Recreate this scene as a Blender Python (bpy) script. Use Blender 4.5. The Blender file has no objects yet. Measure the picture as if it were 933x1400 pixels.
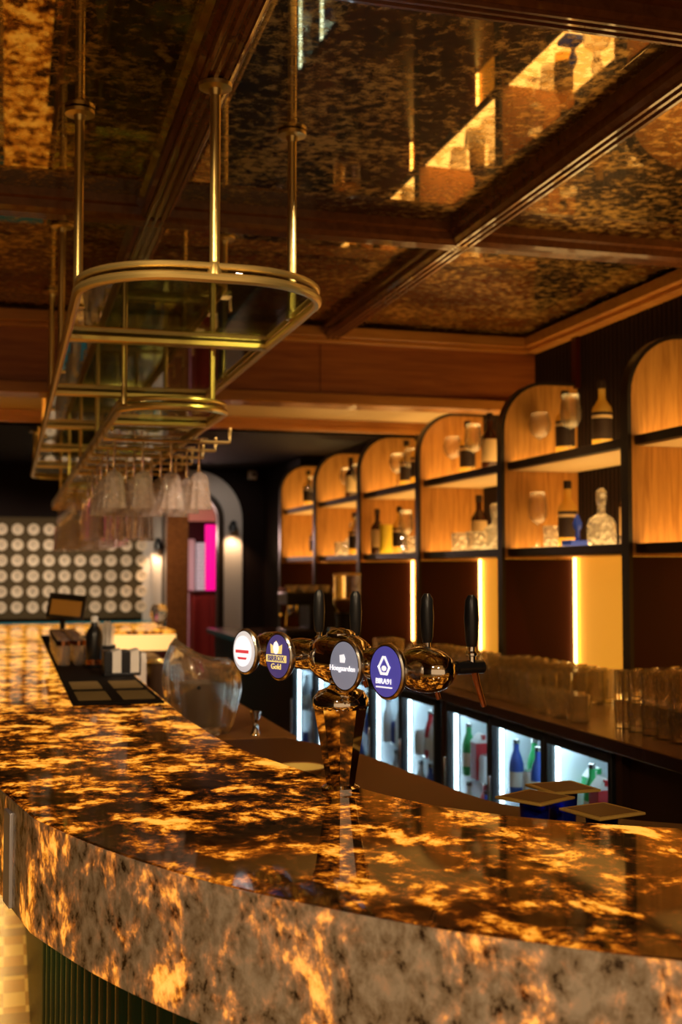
import bpy, math, random
from math import sin, cos, pi, radians as R
from mathutils import Vector, Matrix
random.seed(7)
SC = bpy.context.scene
COL = SC.collection

# ------------------------------------------------------------------ camera, world, lights, exposure
cam_d = bpy.data.cameras.new('camera'); cam = bpy.data.objects.new('camera', cam_d); COL.objects.link(cam)
cam.location = (0, 0, 1.55)
cam.rotation_euler = (R(90 + 2.72), 0, R(-15.65))
cam_d.sensor_fit = 'VERTICAL'; cam_d.sensor_height = 36; cam_d.sensor_width = 24
cam_d.lens = 36 * 1620 / 1400
cam_d.clip_start = 0.05; cam_d.clip_end = 60
cam_d.dof.use_dof = True; cam_d.dof.focus_distance = 2.32; cam_d.dof.aperture_fstop = 4.0
SC.camera = cam
SC.view_settings.view_transform = 'Standard'; SC.view_settings.look = 'None'
SC.view_settings.gamma = 1.0; SC.view_settings.exposure = 0.15
SC.view_settings.use_curve_mapping = False
w = bpy.data.worlds.new('world'); SC.world = w; w.use_nodes = True
w.node_tree.nodes['Background'].inputs[0].default_value = (1.0, 0.62, 0.32, 1)
w.node_tree.nodes['Background'].inputs[1].default_value = 0.55
cy = SC.cycles
cy.use_denoising = True; cy.denoiser = 'OPENIMAGEDENOISE'; cy.max_bounces = 24; cy.transparent_max_bounces = 40
cy.transmission_bounces = 24; cy.glossy_bounces = 5; cy.diffuse_bounces = 4
cy.caustics_reflective = False; cy.caustics_refractive = False; cy.sample_clamp_indirect = 6.0

def light(name, kind, loc, power, color, rot=(0, 0, 0), **kw):
    d = bpy.data.lights.new(name, kind); d.energy = power; d.color = color
    for k, v in kw.items(): setattr(d, k, v)
    o = bpy.data.objects.new(name, d); COL.objects.link(o); o.location = loc; o.rotation_euler = rot
    return o
# unseen fill spots added behind the camera to light the bar's near side
light('guest_fill_spot', 'SPOT', (-0.75, 0.1, 2.78), 55, (1, .74, .46), (R(14), R(-30), 0), spot_size=R(95), spot_blend=.8, shadow_soft_size=.08)
light('guest_fill_spot', 'SPOT', (0.35, -0.7, 2.78), 85, (1, .76, .5), (R(38), 0, 0), spot_size=R(80), spot_blend=.8, shadow_soft_size=.08)
for y_ in (3.4, 4.9):  # unseen spots added to bring out the tumblers on the back counter
    light('aisle_fill_spot', 'SPOT', (2.15, y_, 2.79), 75, (1, .58, .20), (0, 0, 0), spot_size=R(75), spot_blend=.8, shadow_soft_size=.05)

for y_ in (1.6, 5.2, 8.2):  # more added fill, lighting floor and brass from the guests' side
    light('guest_fill_spot', 'SPOT', (-1.7, y_, 2.55 if y_ > 6 else 2.8), 60, (1, .70, .38), (0, 0, 0), spot_size=R(100), spot_blend=.8, shadow_soft_size=.06)
def aim(name, loc, target, power, color, size):
    q = (Vector(target) - Vector(loc)).to_track_quat('-Z', 'Y').to_euler()
    return light(name, 'SPOT', loc, power, color, tuple(q), spot_size=R(size), spot_blend=.7, shadow_soft_size=.05)
aim('bar_fill_spot', (-.35, 1.5, 2.78), (.5, 3.5, 1.5), 120, (1, .74, .42), 54)  # this and the next spot are added to brighten the brass rack
aim('bar_fill_spot', (1.05, 1.2, 2.78), (.6, 3.6, 1.2), 90, (1, .70, .38), 50)
aim('aisle_fill_spot', (1.15, 3.0, 2.79), (.5, 4.9, 1.6), 150, (1, .74, .52), 40)  # two added spots lift the hanging goblets and far stemmed glasses
aim('aisle_fill_spot', (1.0, 6.6, 2.56), (.5, 8.3, 1.6), 210, (1, .80, .62), 46)
aim('door_fill_spot', (1.9, 11.4, 2.58), (2.15, 12.6, 1.7), 16, (1, .86, .72), 80)  # fill added so the grey arch band shows
for x_ in (-.3, .9):  # unseen fill added for the dim letter panel and bench
    light('bench_fill_spot', 'SPOT', (x_, 11.1, 2.58), 85, (1, .80, .58), (R(38), 0, 0), spot_size=R(95), spot_blend=.8, shadow_soft_size=.06)

# ------------------------------------------------------------------ materials
def nodes_of(m): return m.node_tree.nodes, m.node_tree.links
def mat(name, col, rough=.5, metal=0., emit=None, es=1., trans=0., ior=1.45, coat=0., spec=None):
    m = bpy.data.materials.new(name); m.use_nodes = True
    b = m.node_tree.nodes['Principled BSDF']
    b.inputs['Base Color'].default_value = (*col, 1); b.inputs['Roughness'].default_value = rough
    b.inputs['Metallic'].default_value = metal; b.inputs['IOR'].default_value = ior
    b.inputs['Transmission Weight'].default_value = trans; b.inputs['Coat Weight'].default_value = coat
    if spec is not None: b.inputs['Specular IOR Level'].default_value = spec
    if emit: b.inputs['Emission Color'].default_value = (*emit, 1); b.inputs['Emission Strength'].default_value = es
    return m
def noise(m, scale, detail=4, dist=0, stretch=(1, 1, 1), rough=.55, loc=(0, 0, 0)):
    n, l = nodes_of(m)
    tc = n.new('ShaderNodeTexCoord'); mp = n.new('ShaderNodeMapping'); mp.inputs['Scale'].default_value = stretch
    mp.inputs['Location'].default_value = loc
    nz = n.new('ShaderNodeTexNoise'); nz.inputs['Scale'].default_value = scale; nz.inputs['Detail'].default_value = detail
    nz.inputs['Distortion'].default_value = dist; nz.inputs['Roughness'].default_value = rough
    l.new(tc.outputs['Object'], mp.inputs[0]); l.new(mp.outputs[0], nz.inputs[0])
    return nz.outputs['Fac']
def ramp(m, fac, stops):
    n, l = nodes_of(m); r = n.new('ShaderNodeValToRGB'); e = r.color_ramp.elements
    while len(e) < len(stops): e.new(.5)
    for i, (p, c) in enumerate(stops):
        e[i].position = p; e[i].color = (*c, 1) if len(c) == 3 else c
    l.new(fac, r.inputs[0]); return r.outputs['Color']
def bsdf(m): return m.node_tree.nodes['Principled BSDF']
def link(m, out, name): m.node_tree.links.new(out, bsdf(m).inputs[name])
def bump(m, fac, strength=.2, dist=.01):
    n, l = nodes_of(m); b = n.new('ShaderNodeBump'); b.inputs['Strength'].default_value = strength; b.inputs['Distance'].default_value = dist
    l.new(fac, b.inputs['Height']); l.new(b.outputs[0], bsdf(m).inputs['Normal'])
def wood(name, c0, c1, stretch, rough=.45, scale=9, coat=.1):
    m = mat(name, c0, rough, coat=coat)
    link(m, ramp(m, noise(m, scale, 5, .6, stretch), [(.3, c0), (.68, c1)]), 'Base Color'); return m
def mixc(m, fac, a, b):
    n, l = nodes_of(m); x = n.new('ShaderNodeMix'); x.data_type = 'RGBA'
    l.new(fac, x.inputs[0])
    for s, v in ((6, a), (7, b)):
        if isinstance(v, tuple): x.inputs[s].default_value = (*v, 1)
        else: l.new(v, x.inputs[s])
    return x.outputs[2]
def thin_glass(name, tint=(1, 1, 1), gloss=1.0, rough=.03, ior=1.5, haze=0., bumpy=0, tone=(.9, .87, .82)):
    m = bpy.data.materials.new(name); m.use_nodes = True; n, l = nodes_of(m); n.clear()
    o = n.new('ShaderNodeOutputMaterial'); t = n.new('ShaderNodeBsdfTransparent'); t.inputs[0].default_value = (*tint, 1)
    g = n.new('ShaderNodeBsdfGlossy'); g.inputs['Roughness'].default_value = rough; g.inputs[0].default_value = (gloss, gloss, gloss, 1)
    f = n.new('ShaderNodeLayerWeight'); f.inputs[0].default_value = .5; r0 = ((ior - 1) / (ior + 1)) ** 2
    pw = n.new('ShaderNodeMath'); pw.operation = 'POWER'; l.new(f.outputs['Facing'], pw.inputs[0]); pw.inputs[1].default_value = 4
    ma = n.new('ShaderNodeMath'); ma.operation = 'MULTIPLY_ADD'; l.new(pw.outputs[0], ma.inputs[0]); ma.inputs[1].default_value = 1 - r0; ma.inputs[2].default_value = r0
    mx = n.new('ShaderNodeMixShader'); l.new(ma.outputs[0], mx.inputs[0]); l.new(t.outputs[0], mx.inputs[1]); l.new(g.outputs[0], mx.inputs[2])
    out = mx.outputs[0]
    if bumpy:
        vo = n.new('ShaderNodeTexVoronoi'); vo.inputs['Scale'].default_value = bumpy
        tc = n.new('ShaderNodeTexCoord'); l.new(tc.outputs['Object'], vo.inputs['Vector'])
        b = n.new('ShaderNodeBump'); b.inputs['Strength'].default_value = .9; b.inputs['Distance'].default_value = .02
        l.new(vo.outputs[0], b.inputs['Height']); l.new(b.outputs[0], g.inputs['Normal']); l.new(b.outputs[0], f.inputs['Normal'])
    if haze:
        d = n.new('ShaderNodeBsdfDiffuse'); d.inputs[0].default_value = (*tone, 1)
        tr = n.new('ShaderNodeBsdfTranslucent'); tr.inputs[0].default_value = (*tone, 1)
        ad = n.new('ShaderNodeMixShader'); ad.inputs[0].default_value = .5; l.new(d.outputs[0], ad.inputs[1]); l.new(tr.outputs[0], ad.inputs[2])
        m2 = n.new('ShaderNodeMixShader'); m2.inputs[0].default_value = haze; l.new(out, m2.inputs[1]); l.new(ad.outputs[0], m2.inputs[2]); out = m2.outputs[0]
    l.new(out, o.inputs[0]); return m

def onyx(name, base0, base1, th, es, stretch, scale, coatr, far=.0):
    """backlit onyx: a lamp behind the slab shines through its pale patches"""
    m = mat(name, base0, coatr, coat=0.0, spec=.5 if far == 0 else .28)
    big = noise(m, scale, 8, .30, stretch, .72)
    fine = noise(m, scale * 4.2, 6, .2, stretch, .66, (3, 1, 2))
    link(m, ramp(m, fine, [(.355, (base0[0] * .16, base0[1] * .12, base0[2] * .10)), (.42, base0), (.60, base1)]), 'Base Color')
    n, l = nodes_of(m)
    ad = n.new('ShaderNodeMath'); ad.operation = 'MULTIPLY_ADD'; l.new(fine, ad.inputs[0]); ad.inputs[1].default_value = .34; l.new(big, ad.inputs[2])
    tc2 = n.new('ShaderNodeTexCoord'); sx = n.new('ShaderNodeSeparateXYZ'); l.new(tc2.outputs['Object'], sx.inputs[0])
    mr = n.new('ShaderNodeMapRange'); l.new(sx.outputs['Y'], mr.inputs[0]); mr.inputs[1].default_value = 1.8; mr.inputs[2].default_value = 5.5; mr.inputs[3].default_value = 0; mr.inputs[4].default_value = far  # glow spreads along the bar: stronger far light put into the pattern
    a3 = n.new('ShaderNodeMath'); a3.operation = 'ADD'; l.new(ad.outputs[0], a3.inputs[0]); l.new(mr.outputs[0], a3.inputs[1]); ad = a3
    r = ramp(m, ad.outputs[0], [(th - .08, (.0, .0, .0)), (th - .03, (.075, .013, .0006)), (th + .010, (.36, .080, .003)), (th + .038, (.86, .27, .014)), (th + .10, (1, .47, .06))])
    link(m, r, 'Emission Color'); bsdf(m).inputs['Emission Strength'].default_value = es
    return m
ONYX_TOP = onyx('backlit onyx top', (.055, .024, .007), (.11, .048, .013), .72, 1.05, (1.0, .8, 1.0), 9, .05, .075)  # same stone as the lip, its dimmer lighting put into a darker base
ONYX_LIP = onyx('backlit onyx lip', (.32, .235, .145), (.58, .48, .36),   .716, 1.0, (1.15, 1.15, .9), 7.5, .2)
M = {}
def clear(name, col, ior, k, haze=0, tone=(.95, .88, .74)):
    m = bpy.data.materials.new(name); m.use_nodes = True; n, l = nodes_of(m); n.clear(); o = n.new('ShaderNodeOutputMaterial')
    t = n.new('ShaderNodeBsdfTransparent'); t.inputs[0].default_value = (*col, 1)
    g = n.new('ShaderNodeBsdfGlass'); g.inputs['IOR'].default_value = ior; g.inputs['Roughness'].default_value = .02; g.inputs[0].default_value = (*col, 1)
    x = n.new('ShaderNodeMixShader'); x.inputs[0].default_value = k; l.new(t.outputs[0], x.inputs[1]); l.new(g.outputs[0], x.inputs[2]); out = x.outputs[0]
    if haze:
        d = n.new('ShaderNodeBsdfDiffuse'); e = n.new('ShaderNodeBsdfTranslucent'); y = n.new('ShaderNodeMixShader'); z = n.new('ShaderNodeMixShader')
        for q in (d, e): q.inputs[0].default_value = (*tone, 1)
        y.inputs[0].default_value = .5; z.inputs[0].default_value = haze
        l.new(d.outputs[0], y.inputs[1]); l.new(e.outputs[0], y.inputs[2]); l.new(out, z.inputs[1]); l.new(y.outputs[0], z.inputs[2]); out = z.outputs[0]
    l.new(out, o.inputs[0]); return m
M['brass'] = mat('brushed brass', (.80, .58, .20), .33, .85)
M['brass2'] = mat('aged brass', (.74, .50, .16), .36, .85)
M['chrome'] = mat('polished chrome', (.86, .84, .81), .05, 1.)
M['steel'] = mat('satin steel', (.6, .58, .55), .25, 1.)
M['seam'] = mat('pale steel strip', (.75, .75, .8), .45, .6)
M['black'] = mat('black plastic', (.012, .012, .013), .3)
M['rubber'] = mat('black rubber', (.008, .006, .005), .7, spec=.08)
M['recess'] = mat('mat recess', (.15, .095, .035), .6, spec=.1)
M['darkframe'] = mat('dark bronze frame', (.018, .010, .006), .35)
# antique mirror: smooth silvering with patches of foxed, scattering gold
M['mirror'] = mm = mat('antique mirror', (.5, .33, .14), .42, .9)
mf = noise(mm, 30, 5, .2, (1, 1, 1), .62); mb = noise(mm, 3.0, 4, .3, (1, 1, 1), .6, (5, 2, 0))
n_, l_ = nodes_of(mm); ad_ = n_.new('ShaderNodeMath'); ad_.operation = 'MULTIPLY_ADD'; l_.new(mb, ad_.inputs[0]); ad_.inputs[1].default_value = .55; l_.new(mf, ad_.inputs[2])
link(mm, ramp(mm, ad_.outputs[0], [(.70, (.010, .004, .001)), (.80, (.27, .145, .028)), (.93, (.98, .62, .16))]), 'Base Color')
sm_ = n_.new('ShaderNodeBsdfGlossy'); sm_.inputs['Roughness'].default_value = .015
l_.new(ramp(mm, ad_.outputs[0], [(.70, (.78, .60, .32)), (.86, (.46, .31, .12))]), sm_.inputs[0])
mx_ = n_.new('ShaderNodeMixShader'); mx_.inputs[0].default_value = .52; l_.new(bsdf(mm).outputs[0], mx_.inputs[1]); l_.new(sm_.outputs[0], mx_.inputs[2])
l_.new(mx_.outputs[0], [q for q in n_ if q.type == 'OUTPUT_MATERIAL'][0].inputs[0])
M['beam'] = wood('dark beam wood', (.13, .042, .011), (.21, .070, .018), (4, 4, 4), .25, 7, .5)
M['bulkwood'] = wood('bulkhead wood', (.24, .068, .013), (.42, .14, .028), (.6, 3, 9), .4, 4, .1)
M['trimwood'] = wood('golden trim wood', (.40, .15, .025), (.56, .25, .05), (.6, 4, 9), .35, 4, .2)
M['soffit'] = mat('soffit cream panel', (.72, .52, .26), .55)
M['finwood'] = wood('golden veneer', (.40, .165, .028), (.66, .31, .065), (9, 9, .7), .4, 5, .1)
M['mahog'] = mat('dark red lacquer', (.040, .004, .002), .4, spec=.25)
M['glowpanel'] = mat('frosted back panel', (.90, .42, .06), .6, emit=(1, .38, .028), es=.58)
M['led'] = mat('warm strip lamp', (1, .8, .4), .5, emit=(1, .60, .16), es=10)
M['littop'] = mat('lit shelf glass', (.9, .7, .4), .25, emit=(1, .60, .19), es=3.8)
M['led2'] = mat('under shelf strip lamp', (1, .8, .4), .5, emit=(1, .60, .2), es=16)
M['cove'] = mat('soffit fill strip', (1, .8, .4), .5, emit=(1, .58, .16), es=22)  # glow of the strip added to brighten the soffit
M['darkwall'] = mat('near black wall', (.008, .003, .002), .7, spec=.15)
M['reedwall'] = mat('dark reeded wall', (.010, .004, .003), .5, spec=.2)
M['wall_brown'] = mat('dark brown wall', (.03, .013, .007), .55)
M['counter'] = mat('dark brown counter', (.045, .016, .005), .25, spec=.3)
M['ledge'] = mat('brown worktop', (.060, .017, .003), .45, spec=.2)
M['tan'] = mat('tan worktop edge', (.22, .09, .02), .45, spec=.2)
M['base_dark'] = mat('back bar carcass', (.035, .012, .005), .6, spec=.2)
M['green'] = mat('bottle green glazed tile', (.0, .040, .030), .2, coat=.1)
M['white'] = mat('white enamel', (.8, .8, .78), .4)
M['offwhite'] = mat('paper white', (.75, .68, .58), .7)
M['greyplaster'] = mat('grey plaster', (.55, .50, .46), .8)
M['panelbrown'] = mat('olive brown panel', (.075, .052, .024), .7, spec=.15)
M['disc'] = mat('ivory disc', (.68, .55, .40), .5)
M['ink'] = mat('dark ink', (.10, .07, .06), .6)
M['teal'] = mat('teal upholstery', (.0, .13, .17), .7)
M['magenta'] = mat('magenta lit curtain', (.5, .0, .25), .6, emit=(.8, 0, .22), es=.9)  # neon light falling on the cloth is put in as its own glow
M['redlac'] = mat('deep red lacquer', (.17, .008, .006), .45)
M['pinkceil'] = mat('pink plaster', (.6, .36, .26), .8)
M['blind'] = mat('white slatted blind', (.6, .6, .56), .6, emit=(.9, .95, 1), es=.25)
M['glass'] = clear('clear thin glass', (.99, .98, .96), 1.45, .85)
M['tumblerglass'] = clear('tumbler glass', (.98, .95, .90), 1.45, .72, .055, (1, .72, .30))  # golden haze puts light refracted from the panels into the glass colour
M['cutglass'] = thin_glass('cut glass', (.93, .9, .86), 1, .06, 2.0, .20, 42)
M['cutbowl'] = thin_glass('cut crystal', (.95, .93, .9), 1, .10, 2.4, .24, 60, tone=(1, .82, .72))
M['shelfglass'] = thin_glass('green tinted glass', (.60, .66, .42), .8, .02, 1.5)
M['fridgeglass'] = thin_glass('cooler door glass', (.90, .95, .98), 1, .02, 1.45)
M['acrylic'] = clear('clear acrylic', (1, .97, .92), 1.45, .80, .06, (1, .84, .60))
M['blueglass'] = mat('cobalt blue glass', (.01, .03, .5), .08, trans=.6)
M['gold_glass'] = thin_glass('golden bottle glass', (.98, .74, .22), 1, .04, 1.7, .5, tone=(1, .74, .20))
M['label'] = mat('dark paper label', (.025, .012, .008), .5)
M['labelpale'] = mat('cream paper label', (.65, .45, .22), .5)
M['brownglass'] = mat('dark brown glass', (.05, .015, .006), .08)
M['yellowtin'] = mat('yellow tin', (.75, .55, .04), .35)
M['blue'] = mat('blue plastic', (.02, .06, .55), .4)
M['coaster'] = mat('tan wooden coaster', (.78, .45, .09), .55, spec=.2)
M['dish'] = mat('ochre dish', (.75, .52, .14), .3)
M['bowl'] = mat('dark bronze bowl', (.04, .02, .01), .35)
M['copper'] = mat('copper nozzle', (.35, .15, .07), .2, 1.)
M['lens'] = thin_glass('medallion lens', (.97, .97, 1), 1, .02, 1.4)
M['fr_in'] = mat('cooler liner', (.82, .90, .94), .4)
M['fr_led'] = mat('cooler strip lamp', (1, 1, 1), .4, emit=(.72, .92, 1), es=9)
M['dome'] = mat('lamp dome', (1, .8, .5), .5, emit=(1, .62, .22), es=5)
# floor: rows of small pale tiles
fl = mat('mosaic floor', (.6, .4, .15), .22); n_, l_ = nodes_of(fl)
tc_ = n_.new('ShaderNodeTexCoord'); br = n_.new('ShaderNodeTexChecker'); br.inputs['Scale'].default_value = 1
mp_ = n_.new('ShaderNodeMapping'); mp_.inputs['Scale'].default_value = (13, 7, 1); l_.new(tc_.outputs['Object'], mp_.inputs[0]); l_.new(mp_.outputs[0], br.inputs['Vector'])
br.inputs['Color1'].default_value = (.85, .58, .15, 1); br.inputs['Color2'].default_value = (.58, .31, .055, 1)
wv = n_.new('ShaderNodeTexWave'); wv.bands_direction = 'Y'; wv.inputs['Scale'].default_value = .62; l_.new(tc_.outputs['Object'], wv.inputs[0])
link(fl, mixc(fl, ramp(fl, wv.outputs['Fac'], [(.86, (0, 0, 0)), (.9, (1, 1, 1))]), br.outputs['Color'], (.36, .20, .05)), 'Base Color')
M['floor'] = fl

# ------------------------------------------------------------------ mesh helpers
class MB:
    def __init__(s): s.v = []; s.f = []; s.m = []
    def add(s, v, f, mi=0):
        o = len(s.v); s.v += [tuple(p) for p in v]; s.f += [[i + o for i in q] for q in f]; s.m += [mi] * len(f); return s
    def box(s, x0, x1, y0, y1, z0, z1, mi=0):
        v = [(x, y, z) for z in (z0, z1) for y in (y0, y1) for x in (x0, x1)]
        return s.add(v, [(0, 2, 3, 1), (4, 5, 7, 6), (0, 1, 5, 4), (2, 6, 7, 3), (0, 4, 6, 2), (1, 3, 7, 5)], mi)
    def lathe(s, prof, n=24, c=(0, 0, 0), T=None, mi=0, sx=1, sy=1, wob=None):
        v = []; f = []
        for j, (r, z) in enumerate(prof):
            for i in range(n):
                a = 2 * pi * i / n; k = wob(i, j) if wob else 1
                p = Vector((r * k * cos(a) * sx, r * k * sin(a) * sy, z))
                if T: p = T @ p
                v.append(p + Vector(c))
        for j in range(len(prof) - 1):
            for i in range(n):
                a = j * n + i; b = j * n + (i + 1) % n; f.append((a, b, b + n, a + n))
        if prof[0][0] > 1e-5: f.append(tuple(reversed(range(n))))
        if prof[-1][0] > 1e-5: f.append(tuple(range((len(prof) - 1) * n, len(prof) * n)))
        return s.add(v, f, mi)
    def openlathe(s, prof, n=24, **k):
        c0 = len(s.f); s.lathe(prof, n, **k)
        while len(s.f) and len(s.f[-1]) > 4: s.f.pop(); s.m.pop()
        return s
    def tube(s, path, r, n=8, closed=False, mi=0, flat=1):
        P = [Vector(p) for p in path]; L = len(P); v = []; f = []
        for i, p in enumerate(P):
            a = P[(i - 1) % L] if (closed or i) else p; b = P[(i + 1) % L] if (closed or i < L - 1) else p
            t = (b - a).normalized(); u = Vector((0, 0, 1)) if abs(t.z) < .9 else Vector((1, 0, 0))
            x = t.cross(u).normalized(); y = x.cross(t)
            rr = r(i) if callable(r) else r
            for k in range(n): v.append(p + x * rr * cos(2 * pi * k / n) + y * rr * flat * sin(2 * pi * k / n))
        for i in range(L if closed else L - 1):
            for k in range(n):
                a = i * n + k; b = i * n + (k + 1) % n; j = ((i + 1) % L) * n - i * n
                f.append((a, a + j, b + j, b))
        if not closed: f += [tuple(range(n)), tuple(reversed(range((L - 1) * n, L * n)))]
        return s.add(v, f, mi)
    def prism(s, poly, z0, z1, mi=0, plane='xy'):
        n = len(poly)
        P = (lambda a, b, c: (a, b, c)) if plane == 'xy' else (lambda a, b, c: (a, c, b))
        v = [P(a, b, z0) for a, b in poly] + [P(a, b, z1) for a, b in poly]
        f = [tuple(range(n))[::-1], tuple(range(n, 2 * n))] + [(i, (i + 1) % n, (i + 1) % n + n, i + n) for i in range(n)]
        return s.add(v, f, mi)
    def strip(s, A, B, mi=0):
        """two polylines of 3d points -> a band"""
        n = len(A); return s.add(list(A) + list(B), [(i, i + 1, i + 1 + n, i + n) for i in range(n - 1)], mi)
    def build(s, name, mats, parent=None, loc=None, bev=0, ang=35, solid=0):
        me = bpy.data.meshes.new(name); me.from_pydata(s.v, [], s.f); me.validate()
        for m in (mats if isinstance(mats, (list, tuple)) else [mats]): me.materials.append(m)
        if len(me.polygons) == len(s.m): me.polygons.foreach_set('material_index', s.m)
        import bmesh
        b = bmesh.new(); b.from_mesh(me); bmesh.ops.recalc_face_normals(b, faces=b.faces); b.to_mesh(me); b.free()
        me.polygons.foreach_set('use_smooth', [True] * len(me.polygons)); me.set_sharp_from_angle(angle=R(ang)); me.update()
        o = bpy.data.objects.new(name, me); COL.objects.link(o)
        if parent: o.parent = parent
        if loc: o.location = loc
        if solid:
            q = o.modifiers.new('thickness', 'SOLIDIFY'); q.thickness = solid; q.offset = -1
        if bev:
            q = o.modifiers.new('edge', 'BEVEL'); q.width = bev; q.segments = 2; q.limit_method = 'ANGLE'
        return o
def tag(o, label, cat, group=None, kind=None):
    o['label'] = label; o['category'] = cat
    if group: o['group'] = group
    if kind: o['kind'] = kind
    return o
def thing(name, label, cat, loc=(0, 0, 0), rz=0, group=None):
    o = bpy.data.objects.new(name, None); COL.objects.link(o); o.empty_display_size = .05
    o.location = loc; o.rotation_euler = (0, 0, rz); return tag(o, label, cat, group)
def struct(o): o['kind'] = 'structure'; return o
def kids(o): return [c for c in list(bpy.data.objects) if c.parent == o]
TREE = {}
def dup(root, loc, label=None, rz=None, group=None, scale=None):
    if root.name not in TREE: TREE[root.name] = [(c, [(g) for g in kids(c)]) for c in kids(root)]
    r = root.copy(); COL.objects.link(r); r.location = loc
    if rz is not None: r.rotation_euler = (0, 0, rz)
    if label: r['label'] = label
    if group: r['group'] = group
    if scale: r.scale = (scale,) * 3
    for c, gs in TREE[root.name]:
        d = c.copy(); COL.objects.link(d); d.parent = r
        for g in gs:
            e = g.copy(); COL.objects.link(e); e.parent = d
    return r
def first_or_dup(cache, key, make, loc, label, rz=0, group=None):
    if key not in cache:
        cache[key] = make(); o = cache[key]; o.location = loc; o.rotation_euler = (0, 0, rz); o['label'] = label
        if group: o['group'] = group
        return o
    return dup(cache[key], loc, label, rz, group)
def text_mesh(s, size, mats, name, parent, T, depth=.0008, align='CENTER'):
    cu = bpy.data.curves.new(name, 'FONT'); cu.body = s; cu.size = size; cu.align_x = align; cu.align_y = 'CENTER'; cu.extrude = depth; cu.resolution_u = 3
    t = bpy.data.objects.new(name, cu); me = bpy.data.meshes.new_from_object(t)
    bpy.data.objects.remove(t); bpy.data.curves.remove(cu)
    me.transform(T); me.materials.clear(); me.materials.append(mats); me.name = name
    o = bpy.data.objects.new(name, me); COL.objects.link(o); o.parent = parent; return o
def spline(P, n=6):
    out = []
    for i in range(len(P) - 1):
        p0 = Vector(P[max(i - 1, 0)]); p1 = Vector(P[i]); p2 = Vector(P[i + 1]); p3 = Vector(P[min(i + 2, len(P) - 1)])
        for k in range(n):
            t = k / n
            out.append(tuple(.5 * ((2 * p1) + (p2 - p0) * t + (2 * p0 - 5 * p1 + 4 * p2 - p3) * t * t + (3 * p1 - p0 - 3 * p2 + p3) * t ** 3)))
    out.append(tuple(P[-1])); return out
def offset(P, d):
    """shift an open 2d polyline by d to the left of its direction"""
    out = []
    for i, p in enumerate(P):
        a = Vector(P[max(i - 1, 0)]); b = Vector(P[min(i + 1, len(P) - 1)]); t = (b - a).normalized()
        out.append((p[0] - t.y * d, p[1] + t.x * d))
    return out
def rrect(x0, x1, y0, y1, r, n=8):
    out = []
    for cx, cy_, a0 in ((x1 - r, y1 - r, 0), (x0 + r, y1 - r, 90), (x0 + r, y0 + r, 180), (x1 - r, y0 + r, 270)):
        for k in range(n + 1):
            a = R(a0 + 90 * k / n); out.append((cx + r * cos(a), cy_ + r * sin(a)))
    return out

# ------------------------------------------------------------------ the room
YB = 12.6; XW = 2.9; FX = 2.45
struct(MB().box(-4.5, 3.4, -3, 15.5, -.1, 0).build('floor', M['floor']))
struct(MB().box(-4.5, 3.0, -3, 6.3, 2.875, 2.975).build('ceiling', M['mirror']))
struct(MB().box(-4.5, 3.0, 6.3, 15.5, 2.62, 2.9).build('ceiling_over_aisle', M['darkwall']))
g = MB(); yy = [-3 + i * .03 for i in range(521)]
g.box(XW + .012, XW + .15, -3, 15.5, 0, 3.0)
for i in range(0, 300): y = 3.0 + i * .042; g.tube([(XW + .008, y, 1.0), (XW + .008, y, 2.874)], .018, 6)
struct(g.build('wall_right', M['reedwall']))
struct(MB().box(-4.6, -4.45, -3, 15.5, 0, 3.0).build('wall_left', M['wall_brown']))
# ceiling beams with three flutes on their underside
def beam(ax, p, a, b, z=2.80, wd=.105):
    h = wd / 2; prof = [(-h - .02, 2.90), (-h - .02, z + .045), (-h, z + .04), (-h, z + .012), (-h + .012, z)]
    for k in range(3):
        c = -h + .026 + k * (wd - .052) / 2
        prof += [(c - .011, z + .004), (c - .005, z - .006), (c + .005, z - .006), (c + .011, z + .004)]
    prof += [(h - .012, z), (h, z + .012), (h, z + .04), (h + .02, z + .045), (h + .02, 2.90)]
    m = MB(); n = len(prof); v = []
    for e in (a, b): v += [(p + u, e, q) if ax == 'y' else (e, p + u, q) for u, q in prof]
    m.add(v, [(i, i + 1, i + 1 + n, i + n) for i in range(n - 1)] + [tuple(range(n)), tuple(range(2 * n - 1, n - 1, -1))])
    return struct(m.build('ceiling_beam', M['beam'], ang=25))
for x in (-1.89, -.70, .49, 1.68): beam('y', x, -3, 6.2)
for y in (.55, 2.42, 4.27): beam('x', y, -4.45, 2.86)
# golden trim round the ceiling's edge, bulkhead, soffit
struct(MB().box(2.80, XW + .01, -3, 6.2, 2.80, 2.86).box(2.83, XW, -3, 6.2, 2.775, 2.80).build('trim_1', M['trimwood'], bev=.006))
struct(MB().box(-4.45, XW, 6.14, 6.2, 2.80, 2.86).box(-4.45, XW, 6.165, 6.2, 2.775, 2.80).build('trim_2', M['trimwood'], bev=.006))
g = MB().box(-4.45, XW, 6.2, 6.34, 2.50, 2.90)
for x in (-1.2, .35, 1.62): g.box(x, x + .008, 6.194, 6.2, 2.5, 2.775)
struct(g.build('wall_bulkhead', M['bulkwood']))
struct(MB().box(-4.45, XW, 6.175, 6.36, 2.44, 2.50).build('trim_3', M['trimwood'], bev=.006))
struct(MB().box(-4.45, XW, 6.34, 8.0, 2.585, 2.62).build('ceiling_soffit', M['soffit']))
cov = thing('added_soffit_strip', 'added warm soffit fill strip lying on the ledge of the wooden bulkhead', 'lamp')
MB().box(-4.4, 2.85, 6.345, 6.362, 2.505, 2.515).build('strip', M['cove'], cov); MB().box(-4.4, 2.85, 6.342, 6.365, 2.5005, 2.505).build('channel', M['steel'], cov)  # made-up strip, hidden here so the soffit comes out brighter
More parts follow.
